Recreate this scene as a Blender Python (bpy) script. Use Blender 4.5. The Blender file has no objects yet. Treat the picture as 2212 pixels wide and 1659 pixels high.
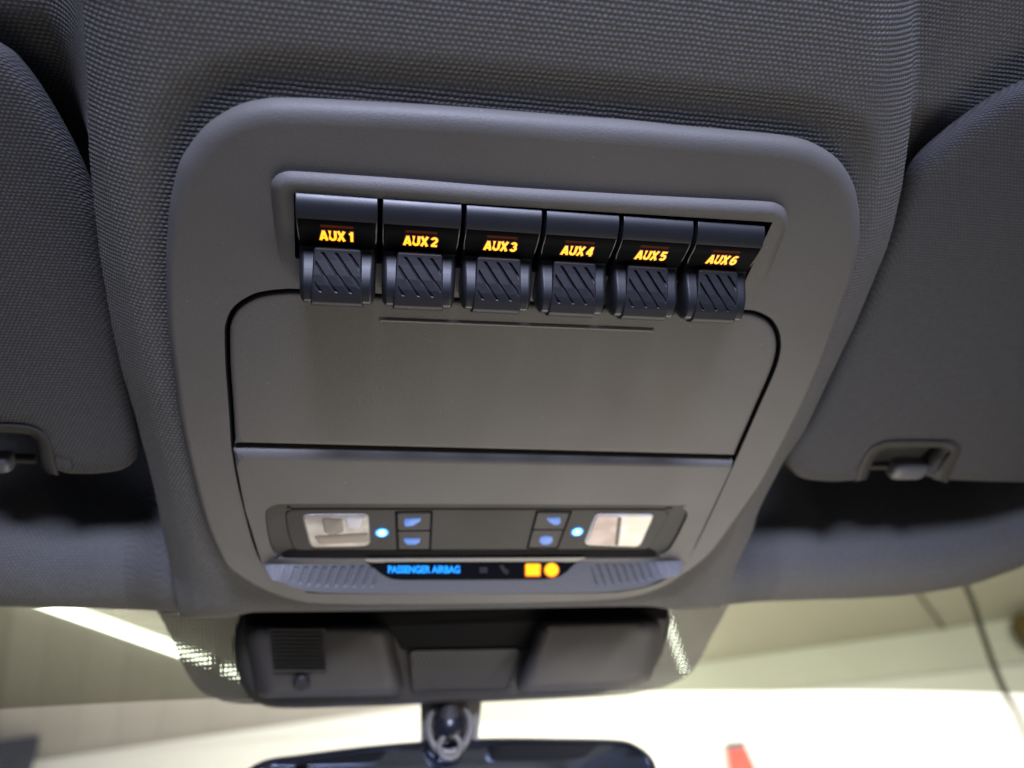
import bpy, bmesh, math, random
import numpy as np
from mathutils import Vector, Matrix
from mathutils.geometry import tessellate_polygon

# ---------------------------------------------------------------- camera frame
# local frame (mm): u = car's right, v = car's front along the console, w = out of the ceiling towards the viewer
F = 1530.0; CX, CY = 1106.0, 829.5          # focal length and centre in photo units (photo 2212 wide)
ROT = np.array([[0.98347698, -0.1272982, -0.12871751],
                [0.02605825, 0.80315552, -0.59519927],
                [0.17914797, 0.58201063, 0.79320214]])
q_, r_ = np.linalg.qr(ROT); ROT = q_ * np.sign(np.diag(r_))
AX, AV, AN = ROT[:, 0], ROT[:, 1], ROT[:, 2]
HC = 226.3; C0 = 52.3
TH = math.radians(8.0); Z0 = 1.75
SIN, COS = math.sin(TH), math.cos(TH)

def wd(p):
    u, v, w = p
    a = -w
    return Vector((u * .001, (v * COS + a * SIN) * .001, Z0 + (-v * SIN + a * COS) * .001))
def ray(px, py):
    r = np.array([(px - CX) / F, (py - CY) / F, 1.0])
    return AX.dot(r), AV.dot(r), AN.dot(r)
def L(px, py, w=0.0):                       # photo point -> local point on the plane at height w
    a, b, c = ray(px, py); t = (HC - w) / c
    return (a * t - C0, b * t, w)
CAMW = wd((-C0, 0, HC))
def rayw(px, py):
    a, b, c = ray(px, py)
    d = wd((a, b, -c)) - wd((0, 0, 0)); return d * 1000.0   # world direction per unit depth
def onY(px, py, Y):
    d = rayw(px, py); t = (Y - CAMW.y) / d.y; return CAMW + d * t
def onZ(px, py, Z):
    d = rayw(px, py); t = (Z - CAMW.z) / d.z; return CAMW + d * t
def onPlane(px, py, p0, n):
    d = rayw(px, py); t = (p0 - CAMW).dot(n) / d.dot(n); return CAMW + d * t
def atD(px, py, depth):
    return CAMW + rayw(px, py) * depth

S = bpy.context.scene; COL = S.collection
cam = bpy.data.cameras.new('camera'); camo = bpy.data.objects.new('camera', cam); COL.objects.link(camo)
cx_ = (wd((ROT[0, 0], ROT[0, 1], -ROT[0, 2])) - wd((0, 0, 0))) * 1000
cy_ = (wd((ROT[1, 0], ROT[1, 1], -ROT[1, 2])) - wd((0, 0, 0))) * 1000
cz_ = (wd((ROT[2, 0], ROT[2, 1], -ROT[2, 2])) - wd((0, 0, 0))) * 1000
m = Matrix.Identity(4)
for i in range(3):
    m[i][0] = cx_[i]; m[i][1] = -cy_[i]; m[i][2] = -cz_[i]; m[i][3] = CAMW[i]
camo.matrix_world = m
cam.sensor_width = 36; cam.lens = F / 2212 * 36
cam.clip_start = .01; cam.clip_end = 100
cam.dof.use_dof = True
cam.dof.focus_distance = .246
cam.dof.aperture_fstop = 6.2
S.camera = camo

# ---------------------------------------------------------------- world and lamps
W = bpy.data.worlds.new('World'); S.world = W; W.use_nodes = True
bg = W.node_tree.nodes['Background']; bg.inputs[0].default_value = (.55, .62, .8, 1); bg.inputs[1].default_value = .06
S.view_settings.view_transform = 'Standard'; S.view_settings.look = 'None'
S.view_settings.exposure = 0; S.view_settings.gamma = 1
S.cycles.max_bounces = 8; S.cycles.transparent_max_bounces = 12

def area(name, loc, target, sx, sy, power, col, spread=0):
    l = bpy.data.lights.new(name, 'AREA'); l.shape = 'RECTANGLE'; l.size = sx; l.size_y = sy
    l.energy = power; l.color = col
    if spread: l.spread = math.radians(spread)
    o = bpy.data.objects.new(name, l); COL.objects.link(o); o.location = loc
    o.rotation_euler = (Vector(target) - Vector(loc)).to_track_quat('-Z', 'Y').to_euler()
    return o
CEN = wd((0, 180, 0))
area('rear_window_light', (-.05, -1.5, 1.79), wd((-15, 150, 0)), .50, .36, 2.1, (.66, .71, 1.0), 27)
area('windshield_light', (0.08, .48, 1.47), wd((0, 300, 0)), .6, .2, 1.02, (1.0, .92, .81), 120)
area('side_window_light', (1.0, -.2, 1.25), wd((200, 200, 0)), .6, .4, .2, (.72, .76, 1.0))
area('garage_light', (1.6, .7, 2.7), (1.2, 3.9, 2.4), 3.0, .8, 210, (1.0, .97, .90))
area('garage_floor_bounce', (-.1, 1.55, .4), (.1, 2.3, 3.2), 2.4, .9, 60, (1.0, .95, .86), 95)

# ---------------------------------------------------------------- materials
def mat(name, col, rough=.6, metal=0.0, spec=.5):
    mm = bpy.data.materials.new(name); mm.use_nodes = True
    b = mm.node_tree.nodes['Principled BSDF']
    b.inputs['Base Color'].default_value = (*col, 1); b.inputs['Roughness'].default_value = rough
    b.inputs['Metallic'].default_value = metal; b.inputs['Specular IOR Level'].default_value = spec
    return mm
def N(mm, t, **kw):
    n = mm.node_tree.nodes.new(t)
    for k, v in kw.items(): setattr(n, k, v)
    return n
def lk(mm, a, b): mm.node_tree.links.new(a, b)
def grain(mm, scale=2100, strength=.45, dist=.0003, var=.16):
    b = mm.node_tree.nodes['Principled BSDF']
    tc = N(mm, 'ShaderNodeTexCoord'); n1 = N(mm, 'ShaderNodeTexNoise'); n1.inputs['Scale'].default_value = scale
    n1.inputs['Detail'].default_value = 2.5
    lk(mm, tc.outputs['Object'], n1.inputs['Vector'])
    bu = N(mm, 'ShaderNodeBump'); bu.inputs['Strength'].default_value = strength; bu.inputs['Distance'].default_value = dist
    lk(mm, n1.outputs[0], bu.inputs['Height']); lk(mm, bu.outputs[0], b.inputs['Normal'])
    n2 = N(mm, 'ShaderNodeTexNoise'); n2.inputs['Scale'].default_value = 30; n2.inputs['Detail'].default_value = 6
    lk(mm, tc.outputs['Object'], n2.inputs['Vector'])
    ma = N(mm, 'ShaderNodeMath', operation='MULTIPLY_ADD'); ma.inputs[1].default_value = .22
    ma.inputs[2].default_value = b.inputs['Roughness'].default_value - .11
    lk(mm, n2.outputs[0], ma.inputs[0]); lk(mm, ma.outputs[0], b.inputs['Roughness'])
    c = b.inputs['Base Color'].default_value
    mx = N(mm, 'ShaderNodeMixRGB'); mx.inputs[1].default_value = [x * (1 - var) for x in c[:3]] + [1]
    mx.inputs[2].default_value = [min(1, x * (1 + var)) for x in c[:3]] + [1]
    lk(mm, n1.outputs[0], mx.inputs[0]); lk(mm, mx.outputs[0], b.inputs['Base Color'])
    return mm
PLASTIC = grain(mat('grey_grained_plastic', (.124, .118, .110), .55, 0.0, .42))
def dusty(mm):
    b = mm.node_tree.nodes['Principled BSDF']; tc = N(mm, 'ShaderNodeTexCoord')
    vo = N(mm, 'ShaderNodeTexVoronoi'); vo.inputs['Scale'].default_value = 210; lk(mm, tc.outputs['Object'], vo.inputs['Vector'])
    ls = N(mm, 'ShaderNodeMath', operation='LESS_THAN'); ls.inputs[1].default_value = .055; lk(mm, vo.outputs['Distance'], ls.inputs[0])
    sp = N(mm, 'ShaderNodeSeparateColor'); lk(mm, vo.outputs['Color'], sp.inputs[0])
    gt = N(mm, 'ShaderNodeMath', operation='GREATER_THAN'); gt.inputs[1].default_value = .8; lk(mm, sp.outputs[0], gt.inputs[0])
    ml = N(mm, 'ShaderNodeMath', operation='MULTIPLY'); lk(mm, ls.outputs[0], ml.inputs[0]); lk(mm, gt.outputs[0], ml.inputs[1])
    m3 = N(mm, 'ShaderNodeMath', operation='MULTIPLY'); m3.inputs[1].default_value = .5; lk(mm, ml.outputs[0], m3.inputs[0])
    sm_ = N(mm, 'ShaderNodeTexNoise'); sm_.inputs['Scale'].default_value = 14; sm_.inputs['Detail'].default_value = 5; lk(mm, tc.outputs['Object'], sm_.inputs['Vector'])
    rr = N(mm, 'ShaderNodeMapRange'); rr.inputs['From Min'].default_value = .35; rr.inputs['From Max'].default_value = .7; rr.inputs['To Min'].default_value = .93; rr.inputs['To Max'].default_value = 1.07; lk(mm, sm_.outputs[0], rr.inputs['Value'])
    src = b.inputs['Base Color'].links[0].from_socket
    v1 = N(mm, 'ShaderNodeVectorMath', operation='SCALE'); lk(mm, src, v1.inputs[0]); lk(mm, rr.outputs[0], v1.inputs['Scale'])
    mx = N(mm, 'ShaderNodeMixRGB'); mx.inputs[2].default_value = (.4, .4, .38, 1); lk(mm, m3.outputs[0], mx.inputs[0]); lk(mm, v1.outputs[0], mx.inputs[1]); lk(mm, mx.outputs[0], b.inputs['Base Color'])
dusty(PLASTIC)
GRIPM = grain(mat('grey_smooth_plastic', (.130, .130, .133), .6, 0.0, .35), 900, .12)
DARKPL = grain(mat('dark_grey_plastic', (.050, .047, .043), .5, 0.0, .15), 900, .1)
HOUSEM = grain(mat('charcoal_plastic', (.040, .036, .034), .6), 500, .12)
BLACKPL = grain(mat('black_switch_plastic', (.012, .013, .017), .42, 0.0, .62), 1500, .06)
PADDLEM = grain(mat('black_paddle_plastic', (.015, .015, .019), .5, 0.0, .42), 1500, .10)
VOID = mat('unlit_black_plastic', (.006, .006, .006), .8, 0.0, .12)
SMOKED = mat('smoked_black_window', (.003, .003, .005), .45, 0.0, .02)
GLOSSB = mat('gloss_black_panel', (.006, .006, .008), .12)
MIRRIM = mat('mirror_rim_black', (.012, .013, .018), .3)
CHROME = mat('dull_plated_plastic', (.17, .155, .13), .5, .1)

def fabric(name, col, su=2.35, strength=1.0):
    mm = mat(name, col, .85, spec=.35); b = mm.node_tree.nodes['Principled BSDF']
    uv = N(mm, 'ShaderNodeUVMap'); uv.uv_map = 'UVMap'
    # slight wobble so that the rows are not ruler-straight
    nz = N(mm, 'ShaderNodeTexNoise'); nz.inputs['Scale'].default_value = .12; nz.inputs['Detail'].default_value = 4
    lk(mm, uv.outputs[0], nz.inputs['Vector'])
    sb = N(mm, 'ShaderNodeVectorMath', operation='SUBTRACT'); sb.inputs[1].default_value = (.5, .5, .5)
    lk(mm, nz.outputs['Color'], sb.inputs[0])
    sc = N(mm, 'ShaderNodeVectorMath', operation='SCALE'); sc.inputs['Scale'].default_value = .9
    lk(mm, sb.outputs[0], sc.inputs[0])
    ad = N(mm, 'ShaderNodeVectorMath', operation='ADD'); lk(mm, uv.outputs[0], ad.inputs[0]); lk(mm, sc.outputs[0], ad.inputs[1])
    dv = N(mm, 'ShaderNodeVectorMath', operation='SCALE'); dv.inputs['Scale'].default_value = 1.0 / su
    lk(mm, ad.outputs[0], dv.inputs[0])
    sx = N(mm, 'ShaderNodeSeparateXYZ'); lk(mm, dv.outputs[0], sx.inputs[0])
    def M_(op, a, bb=None, c=None):
        n = N(mm, 'ShaderNodeMath', operation=op)
        for i, x in enumerate((a, bb, c)):
            if x is None: continue
            if isinstance(x, (int, float)): n.inputs[i].default_value = x
            else: lk(mm, x, n.inputs[i])
        return n.outputs[0]
    U_, V_ = sx.outputs[0], M_('MULTIPLY', sx.outputs[1], 1.2)
    row = M_('FLOOR', V_); par = M_('MULTIPLY', M_('MODULO', row, 2.0), .5)
    colid = M_('FLOOR', M_('ADD', U_, par))
    fu = M_('SUBTRACT', M_('FRACT', M_('ADD', U_, par)), .5); fv = M_('SUBTRACT', M_('FRACT', V_), .5)
    # every stitch is a short slanted nub
    fus = M_('ADD', fu, M_('MULTIPLY', fv, .35))
    d2 = M_('ADD', M_('MULTIPLY', M_('MULTIPLY', fus, fus), 5.2), M_('MULTIPLY', M_('MULTIPLY', fv, fv), 8.5))
    nub = M_('POWER', 2.718, M_('MULTIPLY', d2, -1.5))
    cv = N(mm, 'ShaderNodeCombineXYZ'); lk(mm, colid, cv.inputs[0]); lk(mm, row, cv.inputs[1])
    wn = N(mm, 'ShaderNodeTexWhiteNoise'); lk(mm, cv.outputs[0], wn.inputs['Vector'])
    nub = M_('MULTIPLY', nub, M_('MULTIPLY_ADD', wn.outputs['Value'], .45, .75))
    fib = N(mm, 'ShaderNodeTexNoise'); fib.inputs['Scale'].default_value = 2.4; fib.inputs['Detail'].default_value = 3
    lk(mm, uv.outputs[0], fib.inputs['Vector'])
    hh = M_('ADD', nub, M_('MULTIPLY', fib.outputs[0], .35))
    bu = N(mm, 'ShaderNodeBump'); bu.inputs['Strength'].default_value = strength; bu.inputs['Distance'].default_value = .0007
    lk(mm, hh, bu.inputs['Height']); lk(mm, bu.outputs[0], b.inputs['Normal'])
    ramp = N(mm, 'ShaderNodeMapRange'); ramp.inputs['From Min'].default_value = .15; ramp.inputs['From Max'].default_value = 1.15
    lk(mm, hh, ramp.inputs['Value'])
    mx = N(mm, 'ShaderNodeMixRGB'); mx.inputs[1].default_value = [x * .5 for x in col] + [1]
    mx.inputs[2].default_value = [x * 1.3 for x in col] + [1]
    lk(mm, ramp.outputs[0], mx.inputs[0]); lk(mm, mx.outputs[0], b.inputs['Base Color'])
    return mm
FABRIC = fabric('grey_woven_headliner_cloth', (.150, .147, .142), 1.8, .85)
VISORM = fabric('dark_grey_woven_visor_cloth', (.084, .083, .086), 1.6, .6)

def emis(name, col, st, base=(.02, .02, .02)):
    mm = mat(name, base, .4); b = mm.node_tree.nodes['Principled BSDF']
    b.inputs['Emission Color'].default_value = (*col, 1); b.inputs['Emission Strength'].default_value = st
    return mm
AMBER = emis('amber_backlit_legend', (1.0, .46, .003), 1.9)
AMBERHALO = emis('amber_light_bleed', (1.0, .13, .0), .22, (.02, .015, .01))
AMBERDIM = emis('amber_faint_reflection', (1.0, .17, .02), .05, (.003, .002, .002))
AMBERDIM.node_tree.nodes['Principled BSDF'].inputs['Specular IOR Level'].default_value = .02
BLUE = emis('blue_backlit_legend', (.005, .27, 1.0), 2.0)
BLUEICON = emis('blue_backlit_icon', (.08, .28, .92), .75)
BLUELED = emis('blue_white_led', (.12, .55, 1.0), 9.0)
AMBERLAMP = emis('amber_warning_lamp', (1.0, .50, .0), 1.9)

# ---------------------------------------------------------------- mesh helpers
def tag(o, label, cat=None, group=None, kind=None):
    if label: o['label'] = label
    if cat: o['category'] = cat
    if group: o['group'] = group
    if kind: o['kind'] = kind
    return o
def thing(name, loc, label, cat, group=None):
    o = bpy.data.objects.new(name, None); COL.objects.link(o); o.location = loc; o.empty_display_size = .05
    return tag(o, label, cat, group)
def mk(name, verts, faces, m_, parent=None, smooth=True, uvs=None, sharp=32, mats=None, fm=None):
    """one mesh object from world-space vertices; its origin is the parent's, or the base of the mesh"""
    if parent is not None:
        org = Vector((0, 0, 0)); p = parent
        while p is not None: org = org + Vector(p.location); p = p.parent
        loc = Vector((0, 0, 0))
    else:
        a = np.array([tuple(v) for v in verts]); org = Vector((a[:, 0].mean(), a[:, 1].mean(), a[:, 2].min())); loc = org
    me = bpy.data.meshes.new(name)
    me.from_pydata([tuple(Vector(v) - org) for v in verts], [], faces); me.validate()
    for mm in (mats or [m_]): me.materials.append(mm)
    if uvs is not None:
        ul = me.uv_layers.new(name='UVMap'); vi = np.zeros(len(me.loops), dtype=np.int32)
        me.loops.foreach_get('vertex_index', vi); ul.data.foreach_set('uv', np.asarray(uvs)[vi].astype(np.float32).ravel())
    if fm is not None and len(fm) == len(me.polygons):
        me.polygons.foreach_set('material_index', fm)
    bm = bmesh.new(); bm.from_mesh(me); bmesh.ops.recalc_face_normals(bm, faces=bm.faces); bm.to_mesh(me); bm.free()
    if smooth:
        me.polygons.foreach_set('use_smooth', [True] * len(me.polygons))
        me.set_sharp_from_angle(angle=math.radians(sharp))
    o = bpy.data.objects.new(name, me); COL.objects.link(o); o.location = loc
    if parent is not None: o.parent = parent
    return o
def catmull(pts, k=6, closed=True):
    out = []; n = len(pts); P = [np.array(p, float) for p in pts]
    rng = range(n) if closed else range(n - 1)
    for i in rng:
        p0 = P[(i - 1) % n] if (closed or i > 0) else P[0]
        p1 = P[i]; p2 = P[(i + 1) % n]
        p3 = P[(i + 2) % n] if (closed or i + 2 < n) else P[-1]
        for j in range(k):
            t = j / k
            out.append(.5 * ((2 * p1) + (-p0 + p2) * t + (2 * p0 - 5 * p1 + 4 * p2 - p3) * t * t + (-p0 + 3 * p1 - 3 * p2 + p3) * t ** 3))
    if not closed: out.append(P[-1])
    return out
def resample(pts, n, closed=True):
    P = np.array([p[:2] for p in pts], float)
    if closed: P = np.vstack([P, P[:1]])
    d = np.r_[0, np.cumsum(np.hypot(*np.diff(P, axis=0).T))]
    t = np.linspace(0, d[-1], n + (1 if closed else 0))
    if closed: t = t[:-1]
    return np.c_[np.interp(t, d, P[:, 0]), np.interp(t, d, P[:, 1])]
def roundpoly(pts, radii, seg=7):
    """polygon with rounded corners (straight sides stay straight)"""
    out = []; n = len(pts); P = [np.array(p[:2], float) for p in pts]
    if not hasattr(radii, '__len__'): radii = [radii] * n
    for i in range(n):
        a, b, c = P[i - 1], P[i], P[(i + 1) % n]; r = radii[i]
        d1 = (a - b); l1 = np.hypot(*d1); d1 /= l1; d2 = (c - b); l2 = np.hypot(*d2); d2 /= l2
        ang = math.acos(max(-1, min(1, d1.dot(d2)))); t = min(r / math.tan(ang / 2), l1 * .48, l2 * .48)
        p1 = b + d1 * t; p2 = b + d2 * t
        for j in range(seg + 1):
            s = j / seg; out.append((1 - s) ** 2 * p1 + 2 * s * (1 - s) * b + s * s * p2)
    return np.array(out)
def ccw(P):
    x, y = P[:, 0], P[:, 1]
    return P if np.sum(x * np.roll(y, -1) - np.roll(x, -1) * y) > 0 else P[::-1]
def inset(P, d):
    """offset a CCW polygon inwards"""
    if not hasattr(d, "__len__") and abs(d) < 1e-9: return P.copy()
    e = np.roll(P, -1, axis=0) - np.roll(P, 1, axis=0)
    nrm = np.c_[-e[:, 1], e[:, 0]]; nrm /= np.maximum(np.hypot(nrm[:, 0], nrm[:, 1]), 1e-9)[:, None]
    return P + nrm * (d if not hasattr(d, '__len__') else np.asarray(d)[:, None])
def fill_tris(loops):
    from mathutils.geometry import delaunay_2d_cdt
    pts = []; ed = []; 
    for Lp in loops:
        s0 = len(pts); pts += [Vector((p[0], p[1])) for p in Lp]; n_ = len(Lp)
        ed += [(s0 + i, s0 + (i + 1) % n_) for i in range(n_)]
    vo, eo, fo, ov, oe, of = delaunay_2d_cdt(pts, ed, [], 0, 1e-7)
    mp = [o[0] if o else None for o in ov]
    C = np.array([[(vo[f[0]][0] + vo[f[1]][0] + vo[f[2]][0]) / 3, (vo[f[0]][1] + vo[f[1]][1] + vo[f[2]][1]) / 3] for f in fo])
    inside = np.zeros(len(fo), bool)
    for a, b in ed:
        ax, ay = pts[a]; bx, by = pts[b]
        c = ((ay > C[:, 1]) != (by > C[:, 1])) & (C[:, 0] < (bx - ax) * (C[:, 1] - ay) / ((by - ay) if by != ay else 1e-12) + ax)
        inside ^= c
    return [tuple(mp[i] for i in f) for f, k in zip(fo, inside) if k and all(mp[i] is not None for i in f)]
def rings(name, outline, prof, m_, parent=None, holes=(), fill=True, tf=wd, wfun=None, sharp=32, back=False, wt=None):
    """outline (CCW, local uv) swept through prof = [(inset, w), ...] then filled, leaving holes"""
    P = ccw(np.asarray(outline, float)); n = len(P); V = []; Fc = []
    last = None
    for k, (ins, w) in enumerate(prof):
        Q = inset(P, ins if wt is None else ins * wt(P))
        for j in range(n):
            ww = w if wfun is None else wfun(Q[j], w)
            V.append((Q[j][0], Q[j][1], ww))
        if k:
            a = (k - 1) * n; b = k * n
            for j in range(n): Fc.append((a + j, a + (j + 1) % n, b + (j + 1) % n, b + j))
        last = Q
    if fill:
        loops = [[Vector((x, y, 0)) for x, y in last]]; idx = [(len(prof) - 1) * n + j for j in range(n)]
        for H in holes:
            H = np.asarray(H, float); s = len(V)
            for x, y in H: V.append((x, y, prof[-1][1] if wfun is None else wfun((x, y), prof[-1][1])))
            loops.append([Vector((x, y, 0)) for x, y in H]); idx += list(range(s, s + len(H)))
        for t in fill_tris(loops): Fc.append(tuple(idx[i] for i in t))
    if back:
        for t in tessellate_polygon([[Vector((x, y, 0)) for x, y in P]]): Fc.append(tuple(reversed(t)))
    return mk(name, [tf(v) for v in V], Fc, m_, parent, sharp=sharp)
def grid(name, A, m_, parent=None, uvs=None, tf=wd, sharp=60, close=False):
    """A: rows x cols x 3 array of local points"""
    r, c, _ = A.shape; V = [tf(p) for p in A.reshape(-1, 3)]
    Fc = [(i * c + j, i * c + j + 1, (i + 1) * c + j + 1, (i + 1) * c + j) for i in range(r - 1) for j in range(c - 1)]
    return mk(name, V, Fc, m_, parent, uvs=uvs, sharp=sharp)
def gridv(name, A, m_, parent=None, sharp=40): return grid(name, A, m_, parent, tf=lambda p: Vector(p), sharp=sharp)
def box_pts(c, X, Y, Z):
    V = [c + X * a + Y * b + Z * d for d in (-1, 1) for b in (-1, 1) for a in (-1, 1)]
    return V, [(0, 2, 3, 1), (4, 5, 7, 6), (0, 1, 5, 4), (2, 6, 7, 3), (0, 4, 6, 2), (1, 3, 7, 5)]
def tube(name, pts, r, m_, parent=None, seg=12, cap=True):
    V = []; Fc = []; pts = [Vector(p) for p in pts]
    for i, p in enumerate(pts):
        t = (pts[min(i + 1, len(pts) - 1)] - pts[max(i - 1, 0)]).normalized()
        a = t.orthogonal().normalized() if i == 0 else (a - t * a.dot(t)).normalized()
        b = t.cross(a); rr = r[i] if hasattr(r, '__len__') else r
        for k in range(seg):
            g = 2 * math.pi * k / seg; V.append(p + (a * math.cos(g) + b * math.sin(g)) * rr)
        if i:
            for k in range(seg): Fc.append(((i - 1) * seg + k, (i - 1) * seg + (k + 1) % seg, i * seg + (k + 1) % seg, i * seg + k))
    if cap: Fc.append(tuple(range(seg))); Fc.append(tuple((len(pts) - 1) * seg + k for k in range(seg)))
    return mk(name, V, Fc, m_, parent, sharp=50)
def sm(x): x = np.clip(x, 0, 1); return x * x * (3 - 2 * x)
def LP(pts, w=0.0): return np.array([L(x, y, w)[:2] for x, y in pts])
def text_mesh(name, body, size, m_, parent, frame, bold=.0, depth=0.0, spacing=1.0, sx=1.0, shear=0.0):
    """frame(x, y) -> world point; text centred at 0,0"""
    cu = bpy.data.curves.new(name, 'FONT'); cu.body = body; cu.size = size; cu.align_x = 'CENTER'; cu.align_y = 'CENTER'
    cu.offset = bold; cu.space_character = spacing; cu.resolution_u = 6; cu.shear = shear
    to = bpy.data.objects.new(name + '_tmp', cu); COL.objects.link(to)
    dg = bpy.context.evaluated_depsgraph_get(); me = bpy.data.meshes.new_from_object(to.evaluated_get(dg))
    V = [frame(v.co.x * sx, v.co.y) for v in me.vertices]; Fc = [tuple(p.vertices) for p in me.polygons]
    bpy.data.objects.remove(to); bpy.data.curves.remove(cu); bpy.data.meshes.remove(me)
    return mk(name, V, Fc, m_, parent, smooth=False)

# ================================================================ OVERHEAD CONSOLE
con = thing('overhead_console', wd((0, 180, 0)), 'grey plastic overhead console with six amber lettered black switches, storage door and map lamps', 'overhead console')

WO = -5.5
OUT = [(363.5, 488), (367.5, 437), (376, 394), (390, 345), (413.5, 308), (443, 272), (482, 244), (521, 225), (560.6, 215.5), (600, 211.6),
       (678, 213), (759, 217.5), (900, 225), (1030, 234), (1193.6, 247.3), (1355.6, 259.6), (1464, 270.8), (1594.7, 282.3), (1676.4, 290.4),
       (1725.4, 298.6), (1758, 310), (1797.3, 333), (1823.5, 360.7), (1843, 400), (1851, 439), (1853, 478.3), (1849.6, 527.4), (1836.5, 583),
       (1817, 635), (1803.8, 673), (1774, 758), (1735, 848), (1707, 905), (1674, 970), (1645, 1023), (1617, 1065), (1585, 1110), (1545, 1165), (1512, 1199),
       (1460, 1236), (1421, 1258), (1370, 1275), (1300, 1284), (1150, 1290), (1000, 1292), (850, 1293), (700, 1291), (650, 1286), (600, 1272), (560.6, 1256),
       (521, 1233), (487, 1207), (466.5, 1170), (445.6, 1120), (430, 1068), (411.6, 995), (401, 949), (388, 884), (381.5, 832), (372.4, 766),
       (364.5, 701), (360.6, 622), (360, 550)]
Out = ccw(resample(catmull(LP(OUT, WO), 6), 420))
BEZ = [(585, 404), (587, 392), (594, 381), (604, 374.5), (623, 369.5), (660, 371), (759, 378), (900, 388), (1084, 403), (1378, 420.7), (1560, 430), (1658, 435.4),
       (1680, 440), (1694, 450), (1700, 466), (1698, 491), (1692, 510), (1684, 530), (1664, 582), (1640, 618), (1612, 637), (1560, 641), (1300, 636), (1000, 626),
       (720, 611), (660, 603), (635, 596), (618, 582), (607, 565), (598, 531), (589, 458), (586, 425)]
Bez = ccw(resample(catmull(LP(BEZ, 0), 6), 300))
CAV = ccw(roundpoly([L(636, 411), L(1662, 473.5), (82.3, 115.5), (-82.8, 115.5)], [.4, .4, 1, 1], 3))
# large lower opening (storage door + lamp panel)
DOOR = [(499, 965), (493, 870), (487, 790), (485, 720), (487, 700), (494, 678), (507, 660), (527, 645), (552, 633), (580, 627), (610, 624), (650, 624),
        (820, 634), (1000, 643), (1200, 653), (1400, 662), (1560, 668), (1618, 669), (1645, 676), (1668, 690), (1682, 712), (1687, 735), (1686, 760), (1675, 800), (1640, 880), (1591, 991)]
LOW = [(1591, 991), (1560, 1060), (1520, 1145), (1497, 1190), (1473, 1222), (1440, 1250), (1400, 1267), (1350, 1277), (1290, 1281), (1000, 1283), (700, 1282), (655, 1275),
       (615, 1258), (585, 1238), (563, 1213), (545, 1170), (526, 1100), (510, 1030), (499, 965)]
dl = LP(catmull(DOOR, 6, False)); ll = LP(catmull(LOW, 6, False))
Open = ccw(np.vstack([dl, ll[1:-1]]))
# widths of the rolled outer edge: broad towards the back of the car
nn = len(Out)
frame = rings('housing', Out, [(0, -14), (0, WO), (.25, -4.2), (.9, -2.7), (2.0, -1.45), (3.4, -.6), (4.8, -.15), (6.2, 0), (6.6, 0)], PLASTIC, con,
              holes=[inset(Bez, 0), Open], sharp=50, wt=lambda P: 1.0 - .45 * sm((P[:, 1] - 75) / 50))
# walls of the opening
rings('door_opening', Open, [(0, 0), (.35, -.35), (.4, -9)], VOID, con, fill=True, sharp=30)
# raised switch surround: wedge, high towards the back of the car
vtop = Bez[:, 1].min(); vbot = Bez[:, 1].max()
def bw(p, w):
    k = np.clip((118.5 - p[1]) / (118.5 - 84), 0, 1.06); return float(w * max(k, 0.02))
rings('switch_surround', Bez, [(0, 0), (.5, 1.0), (1.2, 1.9), (2.2, 2.75), (3.0, 3.1), (3.6, 3.2), (3.9, 3.2)], PLASTIC, con, holes=[CAV], wfun=bw, sharp=60)
def cw(p, w): return bw(p, 3.2) + .02 if w > 0 else w
rings('switch_recess', CAV, [(0, 1), (.25, -.8), (.3, -14)], VOID, con, fill=True, wfun=cw, sharp=30)

# storage door
dseam = L(499, 964)[:2], L(1591, 990)[:2]
Dr = inset(ccw(np.vstack([dl])), 0.0)
def clip_inset(P, d_side, d_seam):
    Q = inset(P, d_side); return Q
Door = ccw(resample(dl, 300))
Door = inset(Door, 1.6)
seamv = 201.2
pa_, pb_ = L(499, 966.5), L(1591, 990.5); Door[:, 1] = np.minimum(Door[:, 1], pa_[1] + (pb_[1] - pa_[1]) * (Door[:, 0] - pa_[0]) / (pb_[0] - pa_[0]))
Door = ccw(resample(Door, 300))
rings('storage_door', Door, [(0, -6), (0, -1.2), (.3, -.75), (.9, -.45), (1.8, -.3), (2.4, -.28)], PLASTIC, con, sharp=50)
# the raised hairline bar on the door
bar = roundpoly([L(817, 685), L(1414, 708), L(1414, 719), L(817, 696)], 1.0, 6)
rings('door_pull_rib', bar, [(0, -.4), (.5, 0), (.95, .22), (1.05, .24)], PLASTIC, con, sharp=60)

# lamp panel (raised 1.4 mm, rolled edge facing the back of the car)
PW = 1.5
Low = LP(catmull([(499, 970), (1589, 996)] + LOW[1:5] + [(1425, 1258)], 1, False), 0)
pan = ccw(np.array([L(502, 970)[:2], L(1586, 996)[:2], L(1496, 1187)[:2], L(1480, 1213)[:2], L(566, 1219)[:2], L(562, 1209)[:2], L(528, 1100)[:2]]))
pan = ccw(roundpoly(pan, [.8] * len(pan), 3)); pan = resample(pan, 400)
R1 = [(573, 1110), (580, 1097), (598, 1090), (644, 1088.5), (1000, 1089), (1449, 1091.5), (1472, 1095), (1484, 1106.6), (1482, 1122), (1449, 1184), (1422, 1200), (1395, 1206), (1000, 1207), (625, 1208), (600, 1200.5), (585.6, 1182), (576.6, 1146)]
R1u = ccw(resample(catmull(LP(R1, PW), 6), 300))
rings('lamp_panel', pan, [(0, -4), (0, -.9), (.5, -.2), (1.3, .55), (2.4, 1.15), (3.4, 1.42), (4.2, PW), (4.5, PW)], PLASTIC, con, holes=[R1u], sharp=50, wt=lambda P: 1.0 - .78 * sm((P[:, 1] - np.min(P[:, 1]) - 1.5) / 8))
rings('lamp_recess', R1u, [(0, PW), (.2, PW - .25), (.4, .35), (.6, .3)], DARKPL, con, fill=True, sharp=30)
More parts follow.
